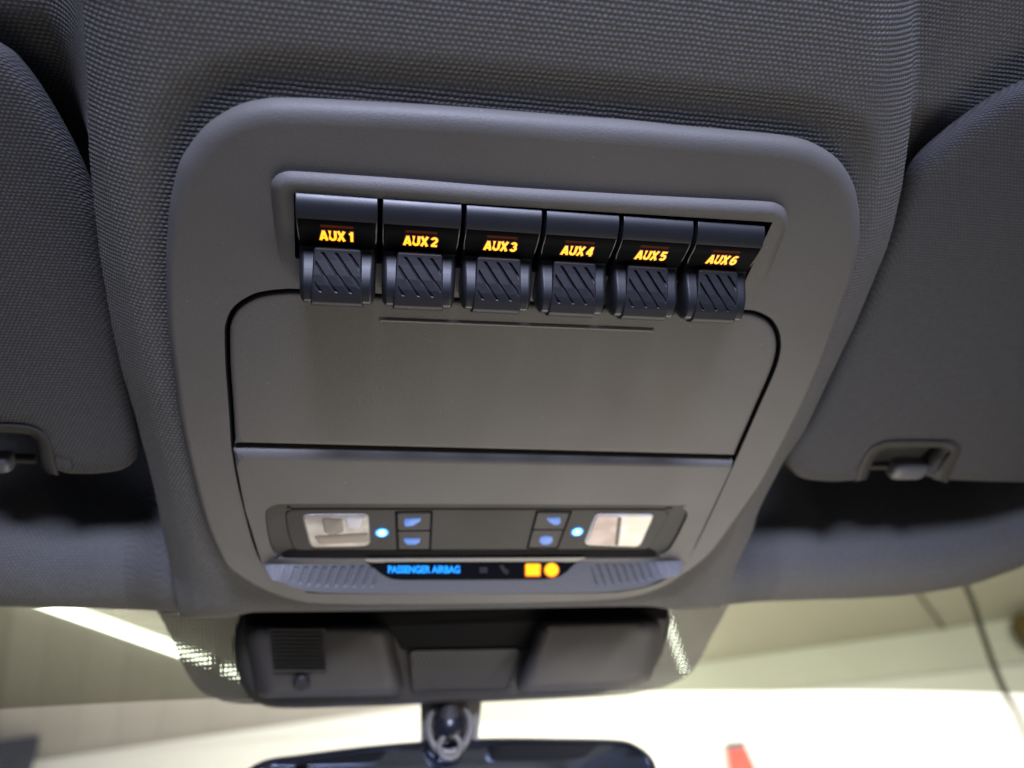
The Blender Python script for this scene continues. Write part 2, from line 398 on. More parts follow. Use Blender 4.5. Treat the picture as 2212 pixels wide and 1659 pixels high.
R2 = [(616, 1113), (621, 1105), (630, 1101), (650, 1099), (1000, 1099), (1420, 1100), (1438, 1103), (1444.7, 1112), (1438, 1127), (1405, 1179), (1395, 1187), (1380, 1191), (1000, 1193), (660, 1194), (640, 1189.6), (629, 1175), (620, 1146)]
LWD = .7
R2u = ccw(resample(catmull(LP(R2, LWD), 6), 300))
rings('lamp_bezel', R2u, [(0, -1), (0, .3), (.3, .58), (.9, LWD), (1.2, LWD)], DARKPL, con, sharp=50)

bs_ = ccw(roundpoly(LP([(628, 1189), (1402, 1187), (1425, 1196), (1400, 1206), (1000, 1208), (620, 1208), (604, 1199)], .95), 1.5, 4))
rings('lower_gloss_trim', resample(bs_, 160), [(0, .3), (.05, .85), (.3, .95), (.5, .95)], VOID, con, sharp=50)
# map lamps: pale lenses, reflections painted in as blotches and patches
LENSG = mat('lens_reflector_pale', (.50, .46, .40), .22)
def lens_mat(name, cols):
    mm = mat(name, cols[0], .35); b = mm.node_tree.nodes['Principled BSDF']; b.inputs['Coat Weight'].default_value = .25; b.inputs['Coat Roughness'].default_value = .05
    tc = N(mm, 'ShaderNodeTexCoord'); nz = N(mm, 'ShaderNodeTexNoise'); nz.inputs['Scale'].default_value = 95; nz.inputs['Detail'].default_value = 1.0
    lk(mm, tc.outputs['Object'], nz.inputs['Vector'])
    r = N(mm, 'ShaderNodeValToRGB'); r.color_ramp.elements[0].position = .40; r.color_ramp.elements[0].color = (*cols[0], 1)
    r.color_ramp.elements[1].position = .62; r.color_ramp.elements[1].color = (*cols[1], 1)
    lk(mm, nz.outputs[0], r.inputs[0]); lk(mm, r.outputs[0], b.inputs['Base Color'])
    return mm
LENSA = lens_mat('pale_beige_reflections', ((.34, .30, .25), (.58, .53, .47)))
LENSB = lens_mat('cream_reflection', ((.85, .80, .62), (.90, .86, .80)))
LENSC = lens_mat('pinkish_reflection', ((.42, .28, .22), (.60, .45, .40)))
def lens(name, px, m_, w, label=None):
    P = resample(ccw(roundpoly(LP(px, w), [3, 3, 4, 4], 7)), 120)
    o = rings(name, P, [(0, w - 1.5), (.2, w - .3), (.6, w + .15), (1.1, w + .35), (1.7, w + .42)], m_, con, sharp=70)
    if label: o['label'] = label
    return o
ll_ = lens('map_lamp', [(650, 1111), (797, 1110), (801.5, 1181), (669, 1184)], LENSA, LWD + .3, 'beige rectangular map lamp on the left')
for nm_, c_, px_ in (('lens_reflection', (.17, .145, .12), [(694, 1119), (741, 1121), (744, 1150), (716, 1160), (700, 1150)]), ('lens_reflection', (.22, .17, .12), [(676, 1158), (797, 1151), (799, 1172), (690, 1177)]), ('lens_reflection', (.62, .60, .66), [(746, 1119), (786, 1119), (776, 1146), (748, 1141)])):
    P_ = ccw(roundpoly(LP(px_, LWD + 1.0), 1.6, 5)); z_ = LWD + .95
    rings(nm_, P_, [(0, z_ - .4), (.35, z_ - .05), (.9, z_ + .02)], mat(nm_ + '_tone', c_, .35), ll_, sharp=70)  # reflections in the left lens, put in as coloured patches
lr = lens('map_lamp', [(1287, 1110), (1415, 1111), (1383, 1183), (1259, 1178)], LENSB, LWD + .3, 'cream slanted map lamp on the right')
# pink and dark reflections in the right lamp, laid in as coloured patches
w_ = LWD + 1.1
P_ = ccw(roundpoly(LP([(1291, 1114), (1338, 1114), (1330, 1178), (1267, 1174)], w_), 2, 4))
rings('pink_reflection', P_, [(0, w_ - .2), (.4, w_), (.8, w_ + .02)], LENSC, lr, sharp=70)
P_ = ccw(roundpoly(LP([(1334, 1116), (1343, 1120), (1336, 1179), (1327, 1177)], w_), 1, 4))
rings('dark_reflection', P_, [(0, w_ - .1), (.3, w_ + .15), (.5, w_ + .15)], mat('dark_brown_reflection', (.07, .055, .045), .5), lr, sharp=70)

# blue LEDs
for (x, y) in ((825, 1150.5), (1247, 1148.5)):
    c = L(x, y, LWD + .2); V = []; Fc = []
    pr = [(2.0, -.3), (1.9, .3), (1.3, .8), (.5, 1.0)]
    for r_k, dz in pr:
        for k in range(20): V.append(wd((c[0] + r_k * math.cos(k * math.pi / 10), c[1] + r_k * math.sin(k * math.pi / 10), c[2] + dz)))
    for a in range(3):
        for k in range(20): Fc.append((a * 20 + k, a * 20 + (k + 1) % 20, a * 20 + 20 + (k + 1) % 20, a * 20 + 20 + k))
    Fc.append(tuple(range(60, 80)))
    led = mk('ambient_led', V, Fc, BLUELED, con)
    q_ = [wd((c[0] + r_ * math.cos(k * math.pi / 12), c[1] + r_ * math.sin(k * math.pi / 12), c[2] + .1)) for r_ in (1.9, 3.0) for k in range(24)]
    mk('led_halo', q_, [(k, (k + 1) % 24, 24 + (k + 1) % 24, 24 + k) for k in range(24)], BLUE, led, smooth=False)  # halo of the LED's light, put in as a flat glowing ring

# lamp push buttons: a dark well with two stacked buttons each
def poly_px(name, px, m_, parent, w, th=.3, rad=.5):
    P = ccw(roundpoly(LP(px, w), rad, 4)); return rings(name, P, [(0, w - th - .3), (.1, w - .1), (.3, w), (.4, w)], m_, parent, sharp=50)
def icon(px, w, parent, name='icon'):
    P = ccw(roundpoly(LP(px, w), .5, 3)); return rings(name, P, [(0, w - .05), (.15, w + .03)], BLUEICON, parent)
BUTM = grain(mat('button_grey_plastic', (.055, .052, .049), .5, 0.0, .2), 900, .1)
for side, q in (('l', [(852, 1104), (936, 1103), (932, 1190), (856, 1190)]), ('r', [(1157, 1103), (1238, 1103), (1206, 1186), (1136, 1186)])):
    poly_px('button_well', q, VOID, con, LWD + .12, rad=1.0)
    q = [np.array(p, float) for p in q]
    def mixq(s, t, q=q): return (q[0] * (1 - s) + q[1] * s) * (1 - t) + (q[3] * (1 - s) + q[2] * s) * t
    b1 = poly_px('lamp_button', [mixq(.07, .07), mixq(.93, .07), mixq(.93, .49), mixq(.07, .49)], BUTM, con, LWD + .75, rad=.9)
    b2 = poly_px('lamp_button', [mixq(.07, .51), mixq(.93, .51), mixq(.93, .96), mixq(.07, .96)], BUTM, con, LWD + .65, rad=.9)
    if side == 'l':
        icon([(874, 1121), (909, 1119), (908, 1126), (893, 1136), (876, 1138), (873, 1131)], LWD + .8, b1)
        icon([(872, 1163), (908, 1163), (906, 1172), (897, 1177), (880, 1177), (874, 1171)], LWD + .72, b2)
        b1['label'] = 'map lamp button with a blue slanted lamp icon'; b2['label'] = 'button with a blue dome lamp icon'
    else:
        icon([(1180, 1119), (1210, 1118), (1211, 1128), (1207, 1134), (1196, 1134), (1186, 1127)], LWD + .8, b1)
        icon([(1168, 1160), (1180, 1157), (1193, 1160), (1194, 1170), (1186, 1177), (1172, 1177), (1165, 1169)], LWD + .72, b2)
        b1['label'] = 'map lamp button with a blue triangular icon'; b2['label'] = 'button with a blue round icon'

# ribbed grip: slopes towards the back of the car, ends in a lip
GW = 8.0
top = [(563, 1213), (600, 1214), (700, 1213), (800, 1211), (1000, 1210), (1250, 1210), (1400, 1210), (1497, 1189)]
nC, nR = 620, 60
tt = np.linspace(0, 1, nC)
tl = resample(catmull(LP([(565, 1219), (640, 1219), (800, 1216), (1000, 1214), (1250, 1213), (1400, 1213), (1480, 1211)], PW), 5, False), nC, False)
botp = [(566, 1222), (580, 1239), (603, 1256), (635, 1270), (675, 1278), (760, 1281), (1000, 1282), (1280, 1279), (1345, 1275), (1395, 1266), (1437, 1249), (1465, 1230), (1480, 1214)]
bl = resample(catmull([L(x, y, PW + (GW if 600 < x < 1440 else GW * .5 if 570 < x < 1475 else 0))[:2] for x, y in botp], 6, False), nC, False)
A = np.zeros((nR + 8, nC, 3))
for i in range(nR):
    s = i / (nR - 1)
    P = tl * (1 - s) + bl * s
    hmax = GW * sm(np.minimum(tt, 1 - tt) / .03)
    wv = PW + hmax * (s * 1.15 - .15 * s ** 2)
    # diagonal ribs on both wings
    wing = sm((np.abs(P[:, 0]) - 52) / 3) * (s > .08) * sm((s - .08) / .06) * sm((.84 - s) / .12)
    ph = (P[:, 0] + np.sign(-P[:, 0]) * -1 * (P[:, 1] - 270) * .45 * -1) / 4.3
    rib = .5 + .5 * np.cos(2 * np.pi * ph)
    wv = wv - .9 * wing * (rib < .42)
    A[i, :, 0] = P[:, 0]; A[i, :, 1] = P[:, 1]; A[i, :, 2] = wv
for k in range(8):
    g = (k + 1) / 8 * math.pi * .5
    A[nR + k, :, 0] = bl[:, 0]; A[nR + k, :, 1] = bl[:, 1] + 2.2 * math.sin(g)
    A[nR + k, :, 2] = A[nR - 1, :, 2] * 1 - (1 - math.cos(g)) * 9
grid('ribbed_grip', A, GRIPM, con, sharp=25)

# gloss black indicator strip between the grips; follows the grip's slope
def gl(px, py, off=.5):
    w = PW
    for _ in range(12):
        p = L(px, py, w)
        v0 = np.interp(p[0], tl[:, 0], tl[:, 1]); v1 = np.interp(p[0], bl[60:-60, 0], bl[60:-60, 1])
        s = np.clip((p[1] - v0) / (v1 - v0), 0, 1); w = w * .5 + .5 * (PW + GW * (s * 1.15 - .15 * s * s) + off)
    return L(px, py, w)
xs_ = np.linspace(789, 1266, 70)
yt_ = np.interp(xs_, [789, 1000, 1266], [1207.5, 1206.5, 1204.5])
yb_ = np.interp(xs_, [789, 800, 812, 825, 836, 850, 870, 1000, 1170, 1195, 1210, 1224, 1240, 1254, 1266], [1210, 1219, 1230, 1240, 1246, 1250.5, 1252, 1252, 1251, 1249, 1244, 1235, 1219, 1208.5, 1205.5])
IA = np.array([[gl(x, a * (1 - t_) + b * t_, .45) for x, a, b in zip(xs_, yt_, yb_)] for t_ in np.linspace(0, 1, 10)])
grid('indicator_strip', IA, GLOSSB, con)
def strip_frame(cx, cy, kx):
    def f(x, y): return wd(gl(cx + x * kx, cy - y * kx, 1.0))
    return f
text_mesh('airbag_lettering', 'PASSENGER AIRBAG', 1.0, BLUE, con, strip_frame(916, 1231, 21.0), bold=.035, sx=.83)
def strip_shape(name, pts, m_):
    Q = [wd(gl(x, y, 1.0)) for x, y in pts]; return mk(name, Q, [tuple(range(len(Q)))], m_, con, smooth=False)
AMBERRIM = emis('amber_lamp_rim', (1.0, .20, .0), 1.0)
def strip_rim(pts, e, par):
    c_ = np.mean(np.array(pts), axis=0); Q = [wd(gl(*(c_ + (np.array(p) - c_) * e + np.array([0, 1.5])), .8)) for p in pts]; return mk('lamp_rim', Q, [tuple(range(len(Q)))], AMBERRIM, par, smooth=False)
sq_ = roundpoly([(1136, 1218), (1167, 1218), (1166, 1243), (1136, 1243)], 4, 4); ci_ = [(1191.5 + 14.5 * math.cos(a * .2618), 1230.5 + 14 * math.sin(a * .2618)) for a in range(24)]
strip_shape('warning_lamp', roundpoly([(1136, 1218), (1167, 1218), (1166, 1243), (1136, 1243)], 4, 4), AMBERLAMP)['label'] = 'square amber warning lamp'
strip_shape('warning_lamp', [(1191.5 + 14.5 * math.cos(a * .2618), 1230.5 + 14 * math.sin(a * .2618)) for a in range(24)], AMBERLAMP)['label'] = 'round amber warning lamp'
wl2 = [o_ for o_ in con.children if o_.name.startswith('warning_lamp')]
strip_rim(sq_, 1.16, wl2[0]); strip_rim(ci_, 1.16, wl2[1])
UNLIT = mat('unlit_icon_print', (.035, .03, .032), .4)
strip_shape('unlit_icon', [(1078, 1222), (1086, 1219), (1091, 1227), (1099, 1233), (1096, 1242), (1086, 1236)], UNLIT)
strip_shape('unlit_icon', [(1036, 1225), (1053, 1225), (1053, 1238), (1036, 1238)], UNLIT)

# ---------------------------------------------------------------- six rocker switches
PV = [88.0, 90.4, 90.8, 91.8, 93.2, 95, 97, 99, 101.5, 104.5, 107.5, 109.6, 111, 113, 115, 117, 119, 121, 123, 128]
PWv = [-9, -.6, 2.0, 3.5, 4.6, 5.35, 5.75, 5.7, 5.1, 3.9, 3.1, 2.9, 3.6, 5.5, 7.7, 9.7, 11.1, 11.7, 11.9, 11.9]
def prof(v): return np.interp(v, PV_f, PW_f)
pf = np.array(catmull(list(zip(PV, PWv)), 10, False)); PV_f, PW_f = pf[:, 0], pf[:, 1]
VB = 127.6
def body_w(U_, V_):
    hw = 13.05 - .4 * sm((V_ - 106) / 14)
    c = .35 + 1.7 * sm((V_ - 105) / 6)
    q = np.hypot(np.maximum(0, 1 - (hw - np.abs(U_)) / c), np.maximum(0, 1 - (VB - V_) / 3.6))
    roll = np.sqrt(np.maximum(0, 1 - q * q)); base = -8.0
    t = prof(V_)
    return base + (t - base) * (1 - (1 - roll) ** 1.0) if False else np.where(q >= 1, base, t - (1 - roll) * np.minimum(t - base, 2.5 + 4 * sm((V_ - 108) / 8)) - np.where(q > .985, (q - .985) / .015 * 6, 0))
def paddle_plan(V_): return 7.9 - .0 * V_
GRV = [(-9.5, 115.5), (-5.0, 110.2), (0.2, 109.6), (5.0, 109.6)]
def arc(cx, cy, rx, ry, a0, a1, n=10):
    return [(cx + rx * math.cos(math.radians(a0 + (a1 - a0) * i / n)), cy + ry * math.sin(math.radians(a0 + (a1 - a0) * i / n))) for i in range(n + 1)]
GLYPH = {
    'A': ([[(.09, 0), (.385, .97)], [(.68, 0), (.385, .97)], [(.18, .26), (.59, .26)]], .84),
    'U': ([[(.11, 1), (.11, .36)] + arc(.365, .36, .255, .27, 180, 360) + [(.62, .36), (.62, 1)]], .82),
    'X': ([[(.06, 0), (.62, 1)], [(.62, 0), (.06, 1)]], .80),
    '1': ([[(.36, 0), (.36, 1)], [(.12, .74), (.30, .78), (.38, .92)]], .6),
    '2': ([arc(.33, .66, .235, .24, 165, -35) + [(.12, .10)], [(.06, .09), (.62, .09)]], .7),
    '3': ([arc(.31, .70, .21, .205, 160, -80) , arc(.31, .31, .24, .225, 85, -160)], .7),
    '4': ([[(.47, 0), (.47, 1)], [(.44, .96), (.08, .30)], [(.04, .27), (.66, .27)]], .74),
    '5': ([[(.60, .91), (.18, .91), (.12, .50)] , [(.12, .50)] + arc(.33, .33, .24, .24, 120, -150)], .7),
    '6': ([arc(.35, .31, .24, .225, 90, 450, 16), arc(.40, .45, .30, .47, 55, 195)], .72)}
def make_switch(k, parent):
    uc = -68.35 + 27.32 * k
    us = np.unique(np.round(np.r_[-13.05:-9.5:.12, -9.5:9.5:.5, 9.5:13.06:.12], 3)); vs = np.unique(np.round(np.r_[88:97:.3, 97:123:.5, 123:127.7:.15], 3))
    # narrow the grid with the body so that the side rows follow the taper
    V2, U2 = np.meshgrid(vs, us, indexing='ij')
    U3 = U2 * (13.05 - .4 * sm((V2 - 106) / 14)) / 13.05
    A = np.dstack([U3 + uc, V2, body_w(U3, V2)])
    sw = thing('rocker_switch', wd((uc, 108, 0)) - Vector(parent.location), None, None); sw.parent = parent
    sw['label'] = 'black rocker switch lettered AUX%d' % (k + 1)
    grid('switch_body', A, BLACKPL, sw, sharp=70)
    wv_ = np.linspace(98.2, 109.2, 30); wu_ = np.linspace(-13.0, 13.0, 40)
    WV, WU = np.meshgrid(wv_, wu_, indexing='ij'); WU = WU * (1 - .05 * sm((WV - 104) / 6))
    grid('legend_window', np.dstack([WU + uc, WV, prof(WV) + .06 - .6 * sm((np.abs(WU) - 12.5) / .5)]), SMOKED, sw, sharp=70)
    # paddle: rounded plate with five diagonal grooves, rolls over at the front
    pu = np.linspace(-1, 1, 97); pv = np.linspace(0, 1, 121)
    PU, PVv = np.meshgrid(pu, pv)
    v = 108.6 + PVv * (128.3 - 108.6)
    hw = 7.9 + .9 * sm((v - 109) / 20)
    u = PU * hw
    bw_ = np.interp(v, [108.6, 112, 116, 119, 121.5, 124.5, 128.4], [4.3, 6.6, 9.7, 11.5, 12.4, 12.7, 12.7])
    ex = hw - np.abs(u); et = v - 108.6; eb = 128.3 - v
    q = np.hypot(np.maximum(0, 1 - ex / .6), np.maximum(0, 1 - et / .6))
    roll = np.sqrt(np.maximum(0, 1 - np.minimum(q, 1) ** 2)); drop = (1 - roll) * 1.6
    # rounded top corners
    cr = 1.5; qc = np.hypot(np.maximum(0, cr - ex), np.maximum(0, cr - et)) / cr
    drop = np.where(qc > 1, 3.0, drop)
    qb = np.maximum(0, 1 - eb / 4.0); drop = drop + (1 - np.sqrt(np.maximum(0, 1 - qb * qb))) * 5.5
    gd = np.zeros_like(u)
    gx_ = (PU + 1) / 2; gy_ = (v - 109.3) / 12.4
    for cc_ in (-.437, -.135, .143, .425, .70):      # grooves run down to the right, clipped to the ridged field
        dd = np.abs(gx_ - .667 * gy_ - cc_)
        gd = np.maximum(gd, (1 - sm((dd - .012) / .03)) * sm((gx_ - .05) / .03) * sm((.95 - gx_) / .03) * sm((gy_ - .05) / .04) * sm((.96 - gy_) / .04))
    w = bw_ - drop - gd * .9
    A = np.dstack([u + uc, v, w]); grid('paddle', A, PADDLEM, sw, sharp=70)
    # backlit legend on the concave face above the paddle
    def fr(x, y, up=.2):
        uu = uc + x; vv = 104.3 - y; return wd((uu, vv, float(prof(vv)) + up))
    for nm, m_, wd_, up in (('legend_glow', AMBERHALO, 1.35, 0.0), ('legend', AMBER, .86, .12)):
        V, Fc = [], []; x0 = -5.75
        for ch in 'AUX' + str(k + 1):
            strokes, adv = GLYPH[ch]
            if ch.isdigit(): x0 += .55
            for si, st in enumerate(strokes):
                P = [np.array(p) * np.array([4.15, 4.15]) * np.array([.84, 1.0]) for p in st]
                for a in range(len(P)):
                    t0 = P[a] - P[a - 1] if a > 0 else P[a + 1] - P[a]; t1 = P[a + 1] - P[a] if a < len(P) - 1 else t0
                    t0 = t0 / np.hypot(*t0); t1 = t1 / np.hypot(*t1); t_ = t0 + t1; t_ /= np.hypot(*t_)
                    n_ = np.array([-t_[1], t_[0]]) * wd_ / 2 / max(.6, float(t_.dot(t1)))
                    e_ = np.zeros(2)
                    if nm == 'legend_glow': e_ = -t0 * .25 if a == 0 else (t0 * .25 if a == len(P) - 1 else e_)
                    for sg in (1, -1):
                        q_ = P[a] + n_ * sg + e_; V.append(fr(x0 + q_[0], q_[1] - 2.0, .16 + up + si * .004))
                    if a: b_ = len(V); Fc.append((b_ - 4, b_ - 3, b_ - 1, b_ - 2))
            x0 += adv * 4.15 * .84
        mk(nm, V, Fc, m_, sw, smooth=False)
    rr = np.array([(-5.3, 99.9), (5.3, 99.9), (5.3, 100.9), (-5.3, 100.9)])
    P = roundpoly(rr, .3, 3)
    mk('legend_reflection', [wd((uc + a, b, float(prof(b)) + .1)) for a, b in P], [tuple(range(len(P)))], AMBERDIM, sw, smooth=False)  # reflection of the legend in the scooped face, painted as a dim glowing strip
    return sw
for k in range(6): make_switch(k, con)

# ================================================================ HEADLINER
LE = [(-500, 1275), (-200, 1300), (0, 1308), (180, 1312), (325, 1316.6), (404, 1324), (472, 1328), (508, 1326), (547, 1318), (587, 1316.6), (759, 1315), (1000, 1311), (1355, 1305),
      (1421, 1309), (1442, 1313.5), (1465, 1314), (1517, 1311), (1583, 1303.5), (1643, 1298), (1789, 1293), (1843, 1291.6), (1965, 1283.6), (2086, 1264.6), (2155, 1242), (2212, 1220), (2350, 1150), (2600, 990)]
WE = -16.0
le = np.array(catmull([L(x, y, WE)[:2] for x, y in LE], 6, False))
CLp = [(150, -150), (178, 0), (190, 200), (192, 330), (203, 450), (216, 560), (240, 700), (262, 800), (292, 900), (318, 1000), (336, 1070), (345, 1120)]
CRp = [(1975, -150), (1974, 0), (1973, 163), (1968, 261), (1960, 327), (1948, 408), (1930, 490), (1914, 542), (1889, 602), (1851, 693), (1818, 761), (1774, 855), (1739, 929), (1693, 997), (1656, 1068), (1638, 1105), (1625, 1150)]
cl_ = np.array([L(x, y, -14)[:2] for x, y in CLp]); cr_ = np.array([L(x, y, -14)[:2] for x, y in CRp])
def edge_at(arr, v): return np.interp(v, arr[:, 1], arr[:, 0])
NU, NV = 470, 430
u1 = np.linspace(-430, 520, NU); s1 = np.linspace(0, 1, NV)
# concentrate columns where the pod's sides drop
dens = 1 + 5 * np.exp(-((u1 + 150) / 35) ** 2) + 5 * np.exp(-((u1 - 155) / 35) ** 2)
cum = np.cumsum(dens); cum = (cum - cum[0]) / (cum[-1] - cum[0]); u1 = np.interp(np.linspace(0, 1, NU), cum, u1)
UU, SS = np.meshgrid(u1, s1)
VE = np.interp(UU, le[:, 0], le[:, 1]); V0 = -60.0
VV = V0 + SS * (VE - V0)
UL = edge_at(cl_, VV); UR = edge_at(cr_, VV)
front = sm((VV - 225) / 60)                       # pod widens into the front band
din = np.minimum(UU - UL, UR - UU)                # inside the pod > 0
pod = -5.0 - 2.5 * sm((45 - VV) / 90) * 2
rollw = 9 * np.clip(1 - din / 24, 0, 1) ** 2
deep = -40.0 - 38 * sm((VV - 50) / 90)
t = np.clip(-din / 20, 0, 1)
podw = pod - np.where(din > 0, rollw, 9)
wl = podw + (deep - podw) * (1 - (1 - t) ** 1.6)
# front band: from the shadowed pocket the liner rises towards the windshield edge
lump = 7 * np.exp(-((UU + 205) / 16) ** 2) + 9 * np.exp(-((UU - 165) / 14) ** 2) + 6 * np.exp(-((UU - 215) / 12) ** 2)
dist_e = VE - VV
tx_ = np.linspace(-40, 140, 361); ty_ = np.interp(tx_, [-5, 0, 12, 22, 32, 39, 46, 55], [-15, -15, -13.5, -14.5, -21, -35, -55, -88])
kr_ = np.exp(-(np.arange(-24, 25) / 9.0) ** 2); kr_ /= kr_.sum(); tp_ = np.pad(ty_, 24, mode='edge'); ty_ = np.convolve(tp_, kr_, mode='valid')
bandw = np.interp(dist_e + lump * .55, tx_, ty_)
bandw2 = bandw
side = sm(-(din + 14) / 26 + .5)
# blend pod into band near the front
podf = np.interp(dist_e, [-5, 0, 4, 12, 24], [-16, -16, -11.5, -7.5, -5.0])
podc = np.minimum(pod, podf) - np.where(din > 0, rollw, 9) * sm(dist_e / 70)
ins = 1 - sm((-din) / 30 * (1 - .0))
hgt = np.maximum(wl, bandw2)
k_ = 5.0                                        # smooth maximum
hgt = k_ * np.log(np.exp(np.clip(wl / k_, -40, 40)) + np.exp(np.clip(bandw2 / k_, -40, 40)))
nearfront = 1 - sm((dist_e - 4) / 26)
hgt = hgt * (1 - nearfront) + np.minimum(hgt, np.where(din > 0, podf, bandw2)) * nearfront
hgt = np.where(dist_e < 1, WE, hgt)
# tuck under the console trim
def sdist(P, X, Y):
    """signed distance to polygon (positive inside)"""
    D = np.full(X.shape, 1e9); ins_ = np.zeros(X.shape, bool); n = len(P)
    for i in range(n):
        ax, ay = P[i]; bx, by = P[(i + 1) % n]
        ex, ey = bx - ax, by - ay; t_ = np.clip(((X - ax) * ex + (Y - ay) * ey) / (ex * ex + ey * ey + 1e-12), 0, 1)
        D = np.minimum(D, np.hypot(X - ax - t_ * ex, Y - ay - t_ * ey))
        cnd = ((ay > Y) != (by > Y)) & (X < (bx - ax) * (Y - ay) / (by - ay + 1e-12) + ax); ins_ ^= cnd
    return np.where(ins_, D, -D)
Os = resample(Out, 90); sd = sdist(Os, UU, VV)
wgt = sm((sd + 16) / 12); hgt = hgt * (1 - wgt) + np.minimum(hgt, -6.2) * wgt
hgt = hgt - 30 * sm((sd - 2.5) / 6)
H = np.dstack([UU, VV, hgt])
# lip: rolls up and over at the windshield edge
lip = []
for k in range(1, 7):
    g = k / 6 * math.pi * .6
    rr = H[-1].copy(); rr[:, 1] += 2.5 * math.sin(g); rr[:, 2] -= 2.5 * (1 - math.cos(g)) + (k > 4) * (k - 4) * 5
    lip.append(rr)
H = np.concatenate([H, np.array(lip)], axis=0)
# cloth coordinates follow the surface so that the weave stays even on the slopes
du = np.linalg.norm(np.diff(H, axis=1), axis=2); au = np.concatenate([np.zeros((H.shape[0], 1)), np.cumsum(du, axis=1)], axis=1)
mid = np.argmin(np.abs(u1)); 
dU = np.abs(np.diff(H[:, :, 2], axis=1)); 
base_u = H[:, :, 0]
extra = np.cumsum(np.concatenate([np.zeros((H.shape[0], 1)), du - np.diff(H[:, :, 0], axis=1)], axis=1), axis=1)
row_ref = np.median(extra[60:200], axis=0)
uu_ = base_u + row_ref[None, :]
dvv = np.linalg.norm(np.diff(H, axis=0), axis=2) - np.diff(H[:, :, 1], axis=0)
ext = np.cumsum(np.concatenate([np.zeros((1, H.shape[1])), dvv], axis=0), axis=0)
inside_c = np.interp(H[:, :, 0], [-175, -150, 150, 180], [1, 0, 0, 1])
vv_ = H[:, :, 1] + ext * inside_c - .2 * (H[:, :, 2] + 5) * (1 - sm((H[:, :, 1] - 150) / 90))
grid('headliner', H, FABRIC, None, uvs=np.dstack([uu_, vv_]).reshape(-1, 2) + 700, sharp=80)
tag(bpy.data.objects['headliner'], 'grey woven cloth roof lining bulging around the overhead console', 'headliner')

# ================================================================ SUN VISORS
def visor(name, px, w, surround_o, surround_i, clip, label, clipw):
    P = ccw(resample([L(x, y, w)[:2] for x, y in px], 500)); c = P.mean(axis=0)
    root = thing(name, wd((c[0], c[1], w - 8)), label, 'sun visor', 'sun visors beside the overhead console')
    n = len(P); V = []; Fc = []; UVs = []
    prof_ = [(9, -13), (4, -12.6), (1.2, -10), (0, -6.5), (.5, -4.0), (1.8, -2.0), (4, -.9), (7, -.35), (11, -.08), (15, 0), (16, 0)]
    for k, (i_, dz) in enumerate(prof_):
        Q = inset(P, i_ * .8)
        for j in range(n): V.append((Q[j][0], Q[j][1], w + dz)); UVs.append((Q[j][0], Q[j][1] + dz))
        if k:
            a = (k - 1) * n; b = k * n
            for j in range(n): Fc.append((a + j, a + (j + 1) % n, b + (j + 1) % n, b + j))
    for lo, rev in (((len(prof_) - 1) * n, False), (0, True)):
        lp_ = [Vector((V[lo + j][0], V[lo + j][1], 0)) for j in range(n)]
        for t_ in tessellate_polygon([lp_]): Fc.append(tuple(lo + i for i in (reversed(t_) if rev else t_)))
    mk('visor_panel', [wd(v) for v in V], Fc, VISORM, root, uvs=np.array(UVs) + 900, sharp=60)
    # moulded surround of the hinge notch
    so = resample(surround_o, 60, False); si = resample(surround_i, 60, False)
    rows = []
    for f_, dz in ((0, -.6), (.08, .5), (.35, .9), (.65, .5), (.9, -1.5), (1.0, -5), (1.0, -11)):
        rows.append([L(*(so[j] * (1 - f_) + si[j] * f_), w + dz) for j in range(60)])
    grid('notch_trim', np.array(rows), DARKPL, root, sharp=50)
    # hinge clip
    x0, y0, x1, y1 = clip
    cc = np.array(L((x0 + x1) / 2, (y0 + y1) / 2, clipw)); hx = abs(L(x1, (y0 + y1) / 2, clipw)[0] - L(x0, (y0 + y1) / 2, clipw)[0]) / 2
    hy = abs(L((x0 + x1) / 2, y1, clipw)[1] - L((x0 + x1) / 2, y0, clipw)[1]) / 2
    R_, C_ = 24, 24; A = np.zeros((R_ + 1, C_ + 1, 3))
    for i in range(R_ + 1):
        ph = -math.pi / 2 + math.pi * i / R_
        for j in range(C_ + 1):
            th = 2 * math.pi * j / C_
            sgn = lambda q_, e: math.copysign(abs(q_) ** e, q_)
            A[i, j] = (cc[0] + hx * sgn(math.sin(ph), .45), cc[1] + hy * sgn(math.cos(ph), .5) * sgn(math.cos(th), .7), cc[2] + 5 * sgn(math.cos(ph), .5) * sgn(math.sin(th), .7))
    grid('hinge_clip', A, CLIPM, root, sharp=60)
    tube('hinge_rod', [wd((cc[0] - hx * (3.0 if x0 > 1000 else -2.2), cc[1] + 1, cc[2] - 3)), wd((cc[0] + (hx * .5), cc[1] + .5, cc[2] - 3))], .0022, DARKPL, root)
    return root
CLIPM = grain(mat('clip_grey_plastic', (.095, .095, .105), .5), 900, .1)
vl = catmull([(-300, -10), (-150, 40), (-60, 84), (0, 118), (29, 147), (59, 185), (88, 229), (118, 279), (147, 332), (168, 377), (188, 427), (203, 471), (215, 540), (230, 640), (248, 750),
              (264, 850), (282, 935), (291, 976), (287, 1008), (262, 1026), (209, 1034), (150, 1034), (124, 1029), (99, 1022), (90, 1004), (83, 965), (76, 947), (62, 938), (30, 935), (0, 934), (-60, 932), (-100, 934), (-115, 950), (-118, 1000), (-125, 1030), (-250, 1040), (-450, 1040), (-450, 500), (-450, 60)], 5)
visor('sun_visor', vl, -28, [(-120, 916), (-40, 914), (0, 916), (30, 916.5), (59, 919), (80, 925), (96, 934), (108, 948), (114, 965), (120, 1000), (128, 1027)],
      [(-115, 934), (-40, 933), (0, 934), (28, 935), (52, 937), (66, 940), (76, 950), (80, 965), (84, 985), (90, 1008), (104, 1024)], (-42, 982, 30, 1012),
      'grey cloth sun visor at the left, its hinge clip cut off', -34)
